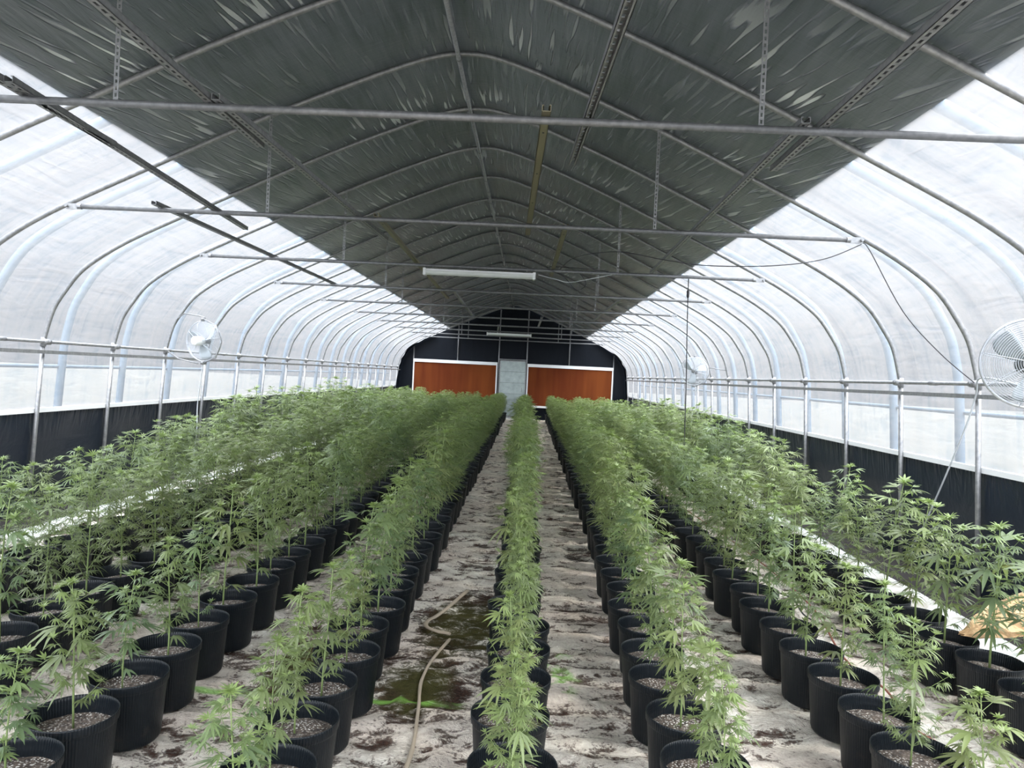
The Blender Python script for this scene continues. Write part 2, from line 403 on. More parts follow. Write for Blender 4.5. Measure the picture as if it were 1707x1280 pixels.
# black lower skirts, battens
for sgn, par, side in ((-1, wl, 'left'), (1, wr, 'right')):
    b = MB(); b.uv = []; zz = [0, 0.2, 0.4, 0.6, 0.75, 0.85, 0.92, 0.97, 1.0]
    yy = list(np.arange(YS, YE, 0.10)) + [YE]
    for y in yy:
        ph = ((y-Y0)/SP) % 1
        for z in zz:
            d = 0.03 + 0.022*math.sin(math.pi*ph)*math.sin(math.pi*min(1, z))
            d += 0.010*noise.noise(Vector((y*2.2, z*3, 3*sgn)))
            b.v.append((sgn*(prof_x(z)+d), y, z)); b.uv.append((y, z))
    W = len(zz)
    for j in range(len(yy)-1):
        for i in range(W-1): n = j*W+i; b.f.append((n, n+W, n+W+1, n+1))
    o = skirt = b.obj('black_skirt', M['black_film'], par, True); o['label'] = 'black plastic lower wall'
    xb = sgn*(prof_x(1.02)+0.022)
    b = MB().box((xb, (YS+YE)/2, 1.02), (0.022, YE-YS, 0.045)); o = b.obj('batten', M['white'], skirt); o['label'] = 'pale rail on top of the black skirt'
# floor
b = MB(); nx = 190; xs_ = np.linspace(-4.24, 4.24, nx)
ysf = list(np.arange(YS, 9, 0.035)) + list(np.arange(9, 27.2, 0.09)) + [27.25]
cre = []
def fz(x, y):
    a = noise.noise(Vector((x*1.3, y*1.5, 0)))
    r1 = 1-abs(noise.noise(Vector((x*3.1+1.2*a, y*5.2, 5.1))))*2.4
    r2 = 1-abs(noise.noise(Vector((x*8.0, y*13.0+2*a, 9.7))))*2.2
    r1 = max(0, r1)**2; r2 = max(0, r2)**2
    return a*0.012 + r1*0.024 + r2*0.010, r1*0.6+r2*0.6
FV = [fz(float(x), y) for y in ysf for x in xs_]
for j, y in enumerate(ysf):
    for i, x in enumerate(xs_):
        b.v.append((float(x), y, FV[j*nx+i][0]-0.018))
for j in range(len(ysf)-1):
    for i in range(nx-1): n = j*nx+i; b.f.append((n, n+1, n+nx+1, n+nx))
fl = b.obj('floor', M['floor'], None, True)
at = fl.data.attributes.new('crease', 'FLOAT', 'POINT'); at.data.foreach_set('value', [1-min(1, f[1]*1.5) for f in FV])
tag(fl, 'dirty white ground fabric with spilled soil covering the whole floor', kind='structure')
# outside ground
b = MB(); b.box((0, 14, -0.09), (160, 180, 0.1)); tag(b.obj('ground', M['outside']), 'pale ground outside the film walls', kind='structure')
# bare soil strips by the walls
for sgn in (-1, 1):
    b = MB(); yy = list(np.arange(0, 27.1, 0.25)); rows = [3.74, 3.85, 4.0, 4.15, 4.23]
    for y in yy:
        for x in rows: b.v.append((sgn*(x+0.05*noise.noise(Vector((y*1.5, x, sgn*4)))*(x < 4.1)), y, 0.022+0.012*noise.noise(Vector((x*9, y*7, 1)))+0.012))
    for j in range(len(yy)-1):
        for i in range(4): n = j*5+i; b.f.append((n, n+5, n+6, n+1))
    tag(b.obj('trim_%d' % (1 if sgn < 0 else 2), M['dark_bare'], None, True), 'strip of bare dark soil along the foot of the %s wall' % ('left' if sgn < 0 else 'right'), kind='structure')
    # folded white plastic sheet lying along the wall
    b = MB(); rows = [(3.50, 0.026), (3.53, 0.036), (3.58, 0.046), (3.65, 0.056), (3.71, 0.062), (3.74, 0.045)]
    for y in yy:
        dx = 0.0 if y > 9 else -0.02*(9-y)/4
        dx += 0.05*noise.noise(Vector((y*0.5, 0, sgn*7)))
        for x, z in rows: b.v.append((sgn*(x+dx), y, z+0.006*noise.noise(Vector((x*7, y*3, 2)))))
    for j in range(len(yy)-1):
        for i in range(5): n = j*6+i; b.f.append((n, n+6, n+7, n+1))
    o = b.obj('plastic_sheet', M['sheet'], None, True)
    md = o.modifiers.new('thick', 'SOLIDIFY'); md.thickness = 0.004
    tag(o, 'smooth white plastic sheet edge lying along the foot of the %s wall' % ('left' if sgn < 0 else 'right'), 'plastic sheet')

# ------------------------------------------------------------------ hoops
arch_pts = [(x, 0, z) for x, z in FULL if z >= 1.66]
hm = MB().tube(arch_pts, 0.0205, 10).mesh('arch_pipe', M['steel'], True)
pm = {s: MB().tube([(s*4.25, 0, 0.0), (s*4.165, 0, 1.68)], 0.021, 10).mesh('post', M['steel'], True) for s in (-1, 1)}
def ring(c, axis, r, h, k=12):
    b = MB(); c = Vector(c); axis = Vector(axis).normalized(); b.tube([c-axis*h/2, c+axis*h/2], r, k); return b
clm = {}
for s in (-1, 1):
    b = MB(); b.tube([(s*4.14, -0.035, 1.70), (s*4.14, 0.06, 1.70)], 0.030, 10); b.tube([(s*4.165, 0, 1.655), (s*4.16, 0, 1.745)], 0.027, 10); b.box((s*4.125, 0.03, 1.70), (0.03, 0.02, 0.03))
    clm[s] = b.mesh('clamp', M['steel'], True)
for i, y in enumerate(hoopY):
    k = i-6
    far = len(hoopY)-1-i
    lab = 'galvanised arch hoop, %s from the black end wall' % (ORD[far] if far else 'nearest')
    if y < 0.3: continue
    h = empty('arch_hoop', (0, y, 0), lab, 'greenhouse hoop', 'inner pipe hoops of the tunnel')
    def add(me, nm):
        o = bpy.data.objects.new(nm, me); COL.objects.link(o); o.parent = h
    add(hm, 'arch_pipe')
    for s in (-1, 1): add(pm[s], 'post'); add(clm[s], 'clamp')
h = empty('arch_hoop', (0, YE-0.06, 0), 'galvanised arch hoop fixed flat against the black end wall', 'greenhouse hoop', 'inner pipe hoops of the tunnel')
for nm, me in [('arch_pipe', hm), ('post', pm[-1]), ('post', pm[1])]:
    o = bpy.data.objects.new(nm, me); COL.objects.link(o); o.parent = h
# outer frame, seen as pale bands through the film
OUT = [(x+0.36*(0.25+0.75*min(1, abs(x)/3.6)) if x > 0 else x, z+0.30*max(0, (z-1.7)/2.4)**0.7) for x, z in PD]
OF = [(-x, 0, z) for x, z in OUT] + [(x, 0, z) for x, z in OUT[::-1][1:]]
om = MB().tube(OF, 0.042, 8).mesh('outer_hoop', M['outer'], True)
n_out = 0
oy = [Y0+0.89+SP*k for k in range(-5, 17)]
for i, y in enumerate(oy):
    far = len(oy)-1-i
    o = bpy.data.objects.new('outer_hoop', om); COL.objects.link(o); o.location = (0, y, 0)
    tag(o, 'pale outer hoop band behind the film, %s from the end wall' % ORD[far], 'outer hoop', 'outer hoops beyond the film')
for s, side in ((-1, 'left'), (1, 'right')):
    tag(MB().tube([(s*4.57, YS, 1.45), (s*4.57, YE, 1.45)], 0.02, 8).obj('outer_rail', M['outer'], None, True), 'pale horizontal rail outside, faint through the %s film' % side, 'outer rail')
    # purlins on the inner side: upper with couplers, lower
    p = empty('wall_purlin', (s*4.14, 0, 0), 'upper of the two long pipes running along the %s wall' % side, 'purlin', 'long pipes along the walls')
    MB().tube([(0, 0.2, 1.70), (0, YE-0.1, 1.70)], 0.0165, 10).obj('pipe', M['steel'], p, True)
    b = MB()
    for y in hoopY[6::4]: b.tube([(0, y+0.55, 1.70), (0, y+0.66, 1.70)], 0.021, 10)
    b.obj('coupler', M['steel'], p, True)
    p = empty('wall_purlin', (s*4.13, 0, 0), 'lower of the two long pipes running along the %s wall' % side, 'purlin', 'long pipes along the walls')
    MB().box((0, YE/2, 1.60), (0.022, YE-0.2, 0.034)).obj('pipe', M['steel'], p)
# ridge purlin
p = empty('ridge_purlin', (-0.067, 0, 0), 'pale pipe running along the ridge under the dark roof', 'purlin')
MB().tube([(0, 0.1, 4.09), (0, YE-0.1, 4.09)], 0.018, 10).obj('pipe', M['steel'], p, True)
for y in hoopY:
    if y > 2: MB().tube([(0, y-0.03, 4.092), (0, y-0.012, 4.092)], 0.026, 10).obj('band_clamp', M['steel_dark'], p, True); 
for y in hoopY[9::5]: MB().tube([(0, y+0.5, 4.09), (0, y+0.72, 4.09)], 0.0215, 10).obj('sleeve', M['steel'], p, True)

# ------------------------------------------------------------------ cross pipes
tieY = [Y0-2.44+2.44*i for i in range(10)]; TZ = 2.785; TX = 3.19
tm = MB().tube([(-TX+0.10, 0, TZ), (TX-0.10, 0, TZ)], 0.019, 10).mesh('pipe', M['steel_dark'], True)
em = {}
for s in (-1, 1):
    b = MB(); b.box((s*(TX-0.07), 0, TZ), (0.13, 0.012, 0.046)); b.tube([(s*(TX-0.13), 0, TZ), (s*(TX-0.10), 0, TZ)], 0.023, 10); b.tube([(s*(TX-0.015), -0.03, TZ), (s*(TX-0.015), 0.03, TZ)], 0.012, 8)
    em[s] = b.mesh('end_bracket', M['steel'])
for i, y in enumerate(tieY):
    t = empty('cross_pipe', (0, y-0.028, 0), 'horizontal steel cross pipe spanning the hoops, %s from the camera' % ('nearest' if i == 0 else ORD[i]), 'cross pipe', 'cross pipes under the roof')
    for nm, me in (('pipe', tm), ('end_bracket', em[-1]), ('end_bracket', em[1])):
        o = bpy.data.objects.new(nm, me); COL.objects.link(o); o.parent = t

# ------------------------------------------------------------------ slotted channels lying on the cross pipes
def channel(name, p0, p1, style, label, m, w=0.042, hgt=0.030, z=2.806):
    a = Vector((*p0, 0)); c = Vector((*p1, 0)); L = (c-a).length; rz = math.atan2(-(c-a).x, (c-a).y)
    e = empty(name, (a.x, a.y, z), label, 'slotted channel', 'slotted channels laid on the cross pipes', rz)
    t = 0.003
    b = MB()
    for s in (-1, 1): b.box((s*(w/2-t/2), L/2, hgt/2), (t, L, hgt))
    if style == 'web':       # slotted web faces down
        for s in (-1, 1): b.box((s*(w/2-0.0075), L/2, t/2), (0.015, L, t)); b.box((s*(w/2-0.005), L/2, hgt-t/2), (0.010, L, t))
        y = 0.0
        while y < L: b.box((0, min(y+0.012, L-0.006), t/2), (w-0.028, 0.022, t)); y += 0.052
    elif style == 'open':    # open face down, rungs of the slotted web above
        for s in (-1, 1): b.box((s*(w/2-0.005), L/2, t/2), (0.010, L, t)); b.box((s*(w/2-0.006), L/2, hgt-t/2), (0.012, L, t))
        y = 0.0
        while y < L: b.box((0, min(y+0.015, L-0.01), hgt-t/2), (w-0.02, 0.030, t)); y += 0.052
    else:
        b.box((0, L/2, t/2), (w, L, t))
        for s in (-1, 1): b.box((s*(w/2-0.005), L/2, hgt-t/2), (0.010, L, t))
        bb = MB().box((0, 0.09, -0.001), (0.020, 0.03, 0.002)); bb.obj('sticker', M['sticker'], e)
        bb = MB()
        for q in np.arange(0.3, L, 0.75): bb.box((0, q, -0.001), (0.010, 0.012, 0.002))
        bb.obj('bolt_holes', M['black_cable'], e)
    b.obj('channel_body', m, e)
    return e
CH = [
 ((-1.80,1.2),(-1.86,4.25),'web','slotted steel channel on the nearest cross pipe, closest to the left white film','channel'),
 ((-1.80,3.30),(-2.05,6.75),'web','slotted channel bridging the two nearest cross pipes near the left dark edge','channel'),
 ((-2.42,5.80),(-2.34,11.05),'web','slotted channel under the left edge of the dark roof, beyond the second cross pipe','channel'),
 ((-0.93,1.2),(-0.96,4.15),'web','slotted steel channel leaving the top of the picture left of the ridge','channel'),
 ((-0.905,3.42),(-0.80,6.95),'web','slotted channel left of the ridge joining the first and second cross pipes','channel'),
 ((-0.67,5.90),(-0.80,12.3),'solid','slotted channel left of the ridge running past the near tube light','channel_tan'),
 ((-0.58,10.9),(-0.66,16.2),'solid','distant channel left of the ridge beyond the near tube light','channel'),
 ((0.93,1.2),(0.80,4.25),'open','open sided rung-patterned channel right of the ridge above the nearest cross pipe','channel'),
 ((0.635,3.40),(0.54,6.40),'solid','plain tan channel with a small sticker hanging right of the ridge','channel_tan'),
 ((0.85,6.00),(0.82,8.95),'solid','narrow tan channel right of the ridge between second and third cross pipes','channel_tan'),
 ((0.82,15.3),(0.78,18.4),'solid','small distant channel above the far tube light on its right','channel'),
 ((-0.20,18.3),(-0.45,23.2),'solid','small distant channel slanting over the far tube light','channel'),
 ((1.88,1.2),(1.93,4.20),'web','slotted steel channel leaving the top right of the picture','channel'),
 ((1.82,3.42),(1.93,8.35),'web','slotted channel on the right side from the nearest to the third cross pipe','channel'),
 ((1.95,10.9),(1.90,16.0),'web','distant slotted channel near the right edge of the dark roof','channel')]
for a, c, st, lab, m in CH: channel('slotted_channel', a, c, st, lab, M[m])
# perforated hanger straps
def strap_mesh(L):
    b = MB(); w = 0.024
    for s in (-1, 1): b.box((s*(w/2-0.0035), 0, -L/2), (0.007, 0.002, L))
    z = 0.0
    while z < L-0.01: b.box((0, 0, -z-0.006), (0.012, 0.002, 0.014)); z += 0.032
    return b
for i, y in enumerate(tieY):
    for s in (-1, 1):
        x = {(-1, 0): -1.40, (1, 0): 1.63}.get((s, i), s*1.55)
        if i in (4, 7): x += s*0.18
        zt = prof_z(x)-0.01; L = zt-TZ+0.02
        o = strap_mesh(L).obj('hanger_strap', M['steel'], None, False, (x, y-0.028, zt))
        tag(o, 'perforated hanger strap holding the %s end of the %s cross pipe from the camera' % ('left' if s < 0 else 'right', 'nearest' if i == 0 else ORD[i]), 'hanger strap', 'perforated hanger straps')

# ------------------------------------------------------------------ tube lights
def tube_light(y, z, x0, x1, label):
    e = empty('tube_light', ((x0+x1)/2, y, z), label, 'light')
    L = x1-x0
    MB().box((0, 0, 0.02), (L-0.06, 0.075, 0.022)).obj('housing', M['white'], e); hs_ = e.children[0]
    b = MB(); n = 10; pr = [(0.055*math.cos(math.pi+math.pi*j/n), 0.045*math.sin(math.pi+math.pi*j/n)+0.01) for j in range(n+1)]
    for X in (-L/2+0.03, L/2-0.03):
        for q in pr: b.v.append((X, q[0], q[1]))
    for j in range(n): b.f.append((j, j+1, n+2+j, n+1+j))
    b.f.append((0, n, 2*n+1, n+1)); b.obj('diffuser', M['diffuser'], e, True)
    for s in (-1, 1):
        MB().box((s*(L/2-0.015), 0, -0.002), (0.03, 0.118, 0.078)).obj('end_cap', M['white'], e)
    for s in (-1, 1): MB().tube([(s*L*0.42, 0.02, 0.03), (s*L*0.42, 0.02, 0.085)], 0.004, 6).obj('hook', M['steel_dark'], hs_)
tube_light(8.31, 2.71, -0.63, 0.63, 'long white tube light hung under the third cross pipe, nearer of two')
tube_light(20.50, 2.71, -0.62, 0.62, 'small distant white tube light in front of the black end wall')
# cables
def cable(pts, r, m, label, cat='cable', name='power_cable'):
    P = [Vector(p) for p in pts]; out = []
    for i in range(len(P)-1):
        p0 = P[max(i-1,0)]; p1 = P[i]; p2 = P[i+1]; p3 = P[min(i+2,len(P)-1)]
        for j in range(6):
            t = j/6; out.append(0.5*((2*p1)+(p2-p0)*t+(2*p0-5*p1+4*p2-p3)*t*t+(3*p1-p0-3*p2+p3)*t**3))
    out.append(P[-1]); o = MB().tube(out, r, 6).obj(name, m, None, True); return tag(o, label, cat)
cable([(0.66,8.31,2.73),(0.85,8.30,2.69),(1.0,8.30,2.66),(1.2,8.31,2.70),(1.55,8.34,2.79)], 0.005, M['grey_cable'], 'pale lead coming out of the right end of the near tube light')
cable([(1.45,8.36,2.81),(1.05,8.33,2.83),(0.75,8.33,2.82),(0.95,8.32,2.72),(1.10,8.32,2.58),(1.2,8.33,2.66),(1.1,8.34,2.8)], 0.004, M['black_cable'], 'thin black wire looped by the right end of the near tube light')
cable([(3.19,5.93,2.76),(2.9,5.93,2.63),(2.5,5.93,2.56),(2.0,5.94,2.54),(1.66,5.95,2.57),(1.3,6.3,2.68),(1.0,7.2,2.76),(0.9,8.30,2.80)], 0.004, M['black_cable'], 'thin dark wire sagging from the second cross pipe end toward the tube light')
cable([(3.19,5.91,2.77),(3.25,5.90,2.70),(3.53,5.9,2.24),(3.83,5.9,1.93),(4.11,5.9,1.71)], 0.004, M['black_cable'], 'thin dark wire running diagonally down to the right wall pipe')
cable([(2.35,8.37,2.79),(2.35,8.36,2.62),(2.36,8.36,2.2),(2.38,8.36,1.59),(2.40,8.36,0.5)], 0.006, M['hose'], 'dark hanging line dropping from the third cross pipe into the plants')
o = MB().tube([(0,0,-0.05),(0,0,-0.03),(0,0,0.03),(0,0,0.05)], [0.006,0.016,0.016,0.006], 10).obj('line_weight', M['black_cable'], None, True, (2.35,8.36,2.6)); tag(o, 'small black fitting on the dark hanging line on the right', 'fitting')

# ------------------------------------------------------------------ fans
def fan(loc, axis, label, r=0.25, back=False):
    e = empty('wall_fan', loc, label, 'fan', 'wire cage fans on the side walls')
    q = Vector(axis).normalized().to_track_quat('Y', 'Z'); e.rotation_mode = 'QUATERNION'; e.rotation_quaternion = q
    def circ(rad, y, n=40): return [(rad*math.cos(2*math.pi*j/n), y, rad*math.sin(2*math.pi*j/n)) for j in range(n)]
    for nm, sg in (('front_guard', 1), ('rear_guard', -1)):
        b = MB()
        for j in range(20):
            rad = 0.035+(r-0.035)*(j/19.0); y = sg*(0.075*math.sqrt(max(0, 1-(rad/r)**2.6))+0.012)
            b.tube(circ(rad, y), 0.0014, 4, closed=True)
        for j in range(8):
            th = 2*math.pi*j/8+0.2; pts = []
            for i in range(8):
                rad = 0.03+(r-0.03)*i/7.0; y = sg*(0.075*math.sqrt(max(0, 1-(rad/r)**2.6))+0.014); pts.append((rad*math.cos(th), y, rad*math.sin(th)))
            b.tube(pts, 0.0022, 4)
        g_ = b.obj(nm, M['fan_wire'], e, True)
        if sg == 1: MB().tube([(0,0.02,0),(0,0.088,0),(0,0.094,0)], [0.033,0.033,0.02], 18).obj('hub_badge', M['fan_motor'], g_, True)
    MB().tube(circ(r, 0, 48), 0.008, 8, closed=True).obj('rim', M['fan_wire'], e, True)
    for j in range(3):
        b = MB(); th0 = 2*math.pi*j/3+0.5; n = 9; rr = [0.04, 0.09, 0.14, 0.19, 0.222]
        for i, rad in enumerate(rr):
            wd = [0.5, 0.62, 0.62, 0.52, 0.30][i]
            for k in range(n):
                s = k/(n-1)-0.5; th = th0+s*wd*1.25+0.25*i/4; b.v.append((rad*math.cos(th), s*0.075, rad*math.sin(th)))
        for i in range(4):
            for k in range(n-1): m_ = i*n+k; b.f.append((m_, m_+1, m_+n+1, m_+n))
        o = b.obj('blade', M['fan_blade'], e, True); md = o.modifiers.new('t', 'SOLIDIFY'); md.thickness = 0.003
    b = MB().tube([(0,-0.17,0),(0,-0.16,0),(0,-0.06,0),(0,-0.01,0)], [0.03,0.055,0.058,0.04], 18); b.obj('motor', M['white'] if back else M['fan_motor'], e, True)
    b = MB()
    rb = r+0.03
    b.tube([(rb*math.cos(t), -0.03, rb*math.sin(t)) for t in np.linspace(math.pi*0.5, math.pi*1.5, 5)] if loc[0] > 0 else [(rb*math.cos(t)*1.05, -0.03, rb*math.sin(t)) for t in np.linspace(-0.5*math.pi, 0.5*math.pi, 5)], 0.007, 8)
    for s in (-1, 1): b.box((0, -0.015, s*(r+0.018)), (0.03, 0.05, 0.04))
    b.obj('yoke', M['steel'], e, True)
    return e
# axis points where the air is blown
fan((3.44, 4.24, 1.80), (-0.35, -0.9, 0.0), 'wire cage fan with grey blades cut by the right picture edge')
fan((-3.42, 9.05, 1.83), (0.30, 0.95, 0.05), 'wire cage fan on the left wall', back=True)
fan((3.55, 13.3, 1.82), (-0.35, -0.9, 0.0), 'small distant wire cage fan on the right wall')
def stay(pts, label):
    tag(MB().tube(pts, 0.008, 8).obj('fan_bracket', M['steel'], None, True), label, 'fan bracket')
stay([(3.72, 4.36, 1.80), (4.08, 4.71, 1.80), (4.12, 4.71, 1.9)], 'steel arm holding the fan at the right picture edge')
stay([(-4.02, 9.59, 2.12), (-3.75, 9.2, 2.17), (-3.50, 9.09, 2.14), (-3.42, 9.05, 2.12)], 'steel arm from the hoop to the top of the left wall fan')
stay([(-4.12, 9.57, 1.69), (-3.8, 9.2, 1.60), (-3.48, 9.05, 1.55)], 'steel arm under the left wall fan')
stay([(3.80, 13.3, 1.9), (4.12, 13.25, 1.86)], 'steel arm holding the small distant fan on the right wall')
cable([(3.52,4.30,1.60),(3.75,4.8,1.68),(3.98,5.6,1.74),(4.06,5.78,1.62),(4.06,5.86,1.42),(4.05,6.01,1.12),(4.06,6.24,0.76),(4.08,6.5,0.4),(4.1,6.8,0.08)], 0.007, M['grey_cable'], 'pale power cable hanging from the near right fan down past the right wall')
cable([(-3.42,9.05,1.56),(-3.44,9.04,1.3),(-3.47,9.06,1.02),(-3.44,9.0,0.7),(-3.5,9.02,0.06)], 0.006, M['grey_cable'], 'pale power cable dropping from the left wall fan into the plants')
cable([(3.58,13.3,1.56),(3.62,13.3,1.3),(3.55,13.28,1.0),(3.6,13.3,0.06)], 0.007, M['grey_cable'], 'pale power cable dropping from the small distant right fan')

# ------------------------------------------------------------------ end wall
b = MB(); b.uv = []; pts = [(-4.27, -0.01)] + [(x, z) for x, z in FULL] + [(4.27, -0.01)]
for x, z in pts: b.v.append((x, YE+0.02, z)); b.uv.append((x, z*0.2))
b.f.append(tuple(range(len(pts)))); we = b.obj('wall_far', M['black_end']); tag(we, 'black plastic end wall of the tunnel', kind='structure')
for i, (x, z0, z1) in enumerate([(-3.67,0,2.5),(-2.05,2.03,3.33),(-0.53,0,3.98),(0.50,0,3.99),(2.05,2.05,3.33),(3.68,0,2.48)]):
    MB().tube([(x, YE-0.03, z0), (x, YE-0.03, z1)], 0.022, 8).obj('stud', M['steel'], we, True)
MB().tube([(-0.53, YE-0.03, 2.16), (0.5, YE-0.03, 2.16)], 0.02, 8).obj('door_header', M['steel'], we, True)
# rumpled black film folded round the end corners
for s in (-1, 1):
    b = MB(); b.uv = []; tt = [p for p in PD if 0.0 <= p[1] <= 3.0]; nyy = 6
    for i, (x, z) in enumerate(tt):
        wdt = 0.20+0.38*abs(noise.noise(Vector((z*2.3, s*3, 0)))) + (0.25 if z < 2.6 else 0)
        for j in range(nyy):
            t = j/(nyy-1); b.v.append((s*(x-0.03-0.05*abs(noise.noise(Vector((z*4, t*3, s))))), YE-wdt*t, z)); b.uv.append((z, t))
    for i in range(len(tt)-1):
        for j in range(nyy-1): n = i*nyy+j; b.f.append((n, n+1, n+nyy+1, n+nyy))
    b.obj('film_flap', M['black_end'], we, True)
def pad(x0, x1, label):
    e = empty('cooling_pad', ((x0+x1)/2, YE-0.08, 0.45), label, 'cooling pad', 'orange cooling pads in the end wall'); W = x1-x0
    MB().box((0, 0.02, 0.78), (W-0.06, 0.08, 1.44)).obj('pad', M['pad'], e)
    MB().box((0, -0.015, 1.53), (W, 0.11, 0.11)).obj('top_rail', M['white'], e)
    MB().box((0, -0.03, 0.03), (W, 0.13, 0.07)).obj('gutter', M['white'], e)
    for s in (-1, 1): MB().box((s*(W/2-0.02), -0.005, 0.78), (0.04, 0.09, 1.46)).obj('side_rail', M['white'], e)
    return e
pad(-3.66, -0.57, 'orange brown cooling pad in white frame left of the door')
pad(0.53, 3.67, 'orange brown cooling pad in white frame right of the door')
d = empty('door_1', (0, YE-0.03, 0), 'galvanised sheet metal door in the middle of the black end wall', None); d['kind'] = 'structure'
b = MB()
for i in range(5): b.box((0, -0.0, 0.10+0.405*i+0.2), (0.92, 0.03, 0.398))
dp = b.obj('door_panel', M['door'], d)
b = MB(); 
for x in (-0.475, 0.475): b.box((x, -0.01, 1.06), (0.035, 0.05, 2.12))
b.box((0, -0.01, 2.11), (0.98, 0.05, 0.035)); b.box((0, -0.02, 0.05), (0.98, 0.06, 0.07)); b.obj('door_frame', M['steel'], d)
MB().tube([(0.36,-0.06,1.0),(0.36,-0.06,1.14)], 0.01, 8).box((0.36,-0.035,1.0),(0.02,0.05,0.02)).box((0.36,-0.035,1.14),(0.02,0.05,0.02)).obj('door_handle', M['steel_dark'], dp)
b = MB().box((0, 0, 0.012), (1.6, 0.5, 0.03)); tag(b.obj('threshold_board', M['timber'], None, False, (0.1, 26.75, 0.0)), 'pale board on the floor in front of the end wall door', 'board')

# ------------------------------------------------------------------ plants
class Leaves:
    def __init__(s): s.v = []; s.f = []; s.t = []
def leaf(A, o, az, tilt, size, n, droop, tint, rng, lod, wid=0.068):
    ca, sa = math.cos(az), math.sin(az); ct, st = math.cos(tilt), math.sin(tilt)
    fwd = Vector((ca*ct, sa*ct, st)); side = Vector((-sa, ca, 0)); roll = rng.uniform(-0.35, 0.35)
    nrm = fwd.cross(side); side = side*math.cos(roll)+nrm*math.sin(roll); nrm = fwd.cross(side)
    if nrm.z < 0: nrm = -nrm
    half = n//2; lt = rng.choice((-0.1, 0, 0, 0.05, 0.22))
    for q in range(-half, half+1):
        a = q*(0.42+0.05*rng.random()) + rng.uniform(-0.06, 0.06)
        ln = size*(1.0, 0.93, 0.74, 0.42)[abs(q)]*rng.uniform(0.92, 1.06); hw = ln*wid
        d = fwd*math.cos(a)+side*math.sin(a); sd_ = d.cross(nrm).normalized()
        dr = droop*ln*rng.uniform(0.7, 1.3); tt = tint+lt+rng.uniform(-0.05, 0.05)
        n0 = len(A.v)
        if lod == 0:
            for t, wd, up in ((0,0,0),(0.38,1,0.22),(0.72,0.62,0.14),(1,0,0)):
                c = o+d*(ln*t)+Vector((0,0,-dr*t*t))
                if wd: A.v.append(c-sd_*hw*wd+nrm*hw*up); A.v.append(c); A.v.append(c+sd_*hw*wd+nrm*hw*up); A.t += [tt]*3
                else: A.v.append(c); A.t.append(tt)
            A.f += [(n0,n0+1,n0+2),(n0,n0+2,n0+3),(n0+1,n0+4,n0+5,n0+2),(n0+2,n0+5,n0+6,n0+3),(n0+4,n0+7,n0+5),(n0+5,n0+7,n0+6)]
        else:
            c = o+d*(ln*0.5)+Vector((0,0,-dr*0.25)); e = o+d*ln+Vector((0,0,-dr)); hw *= 1.15
            A.v += [o.copy(), c-sd_*hw, e, c+sd_*hw]; A.t += [tt]*4; A.f.append((n0,n0+1,n0+2,n0+3))
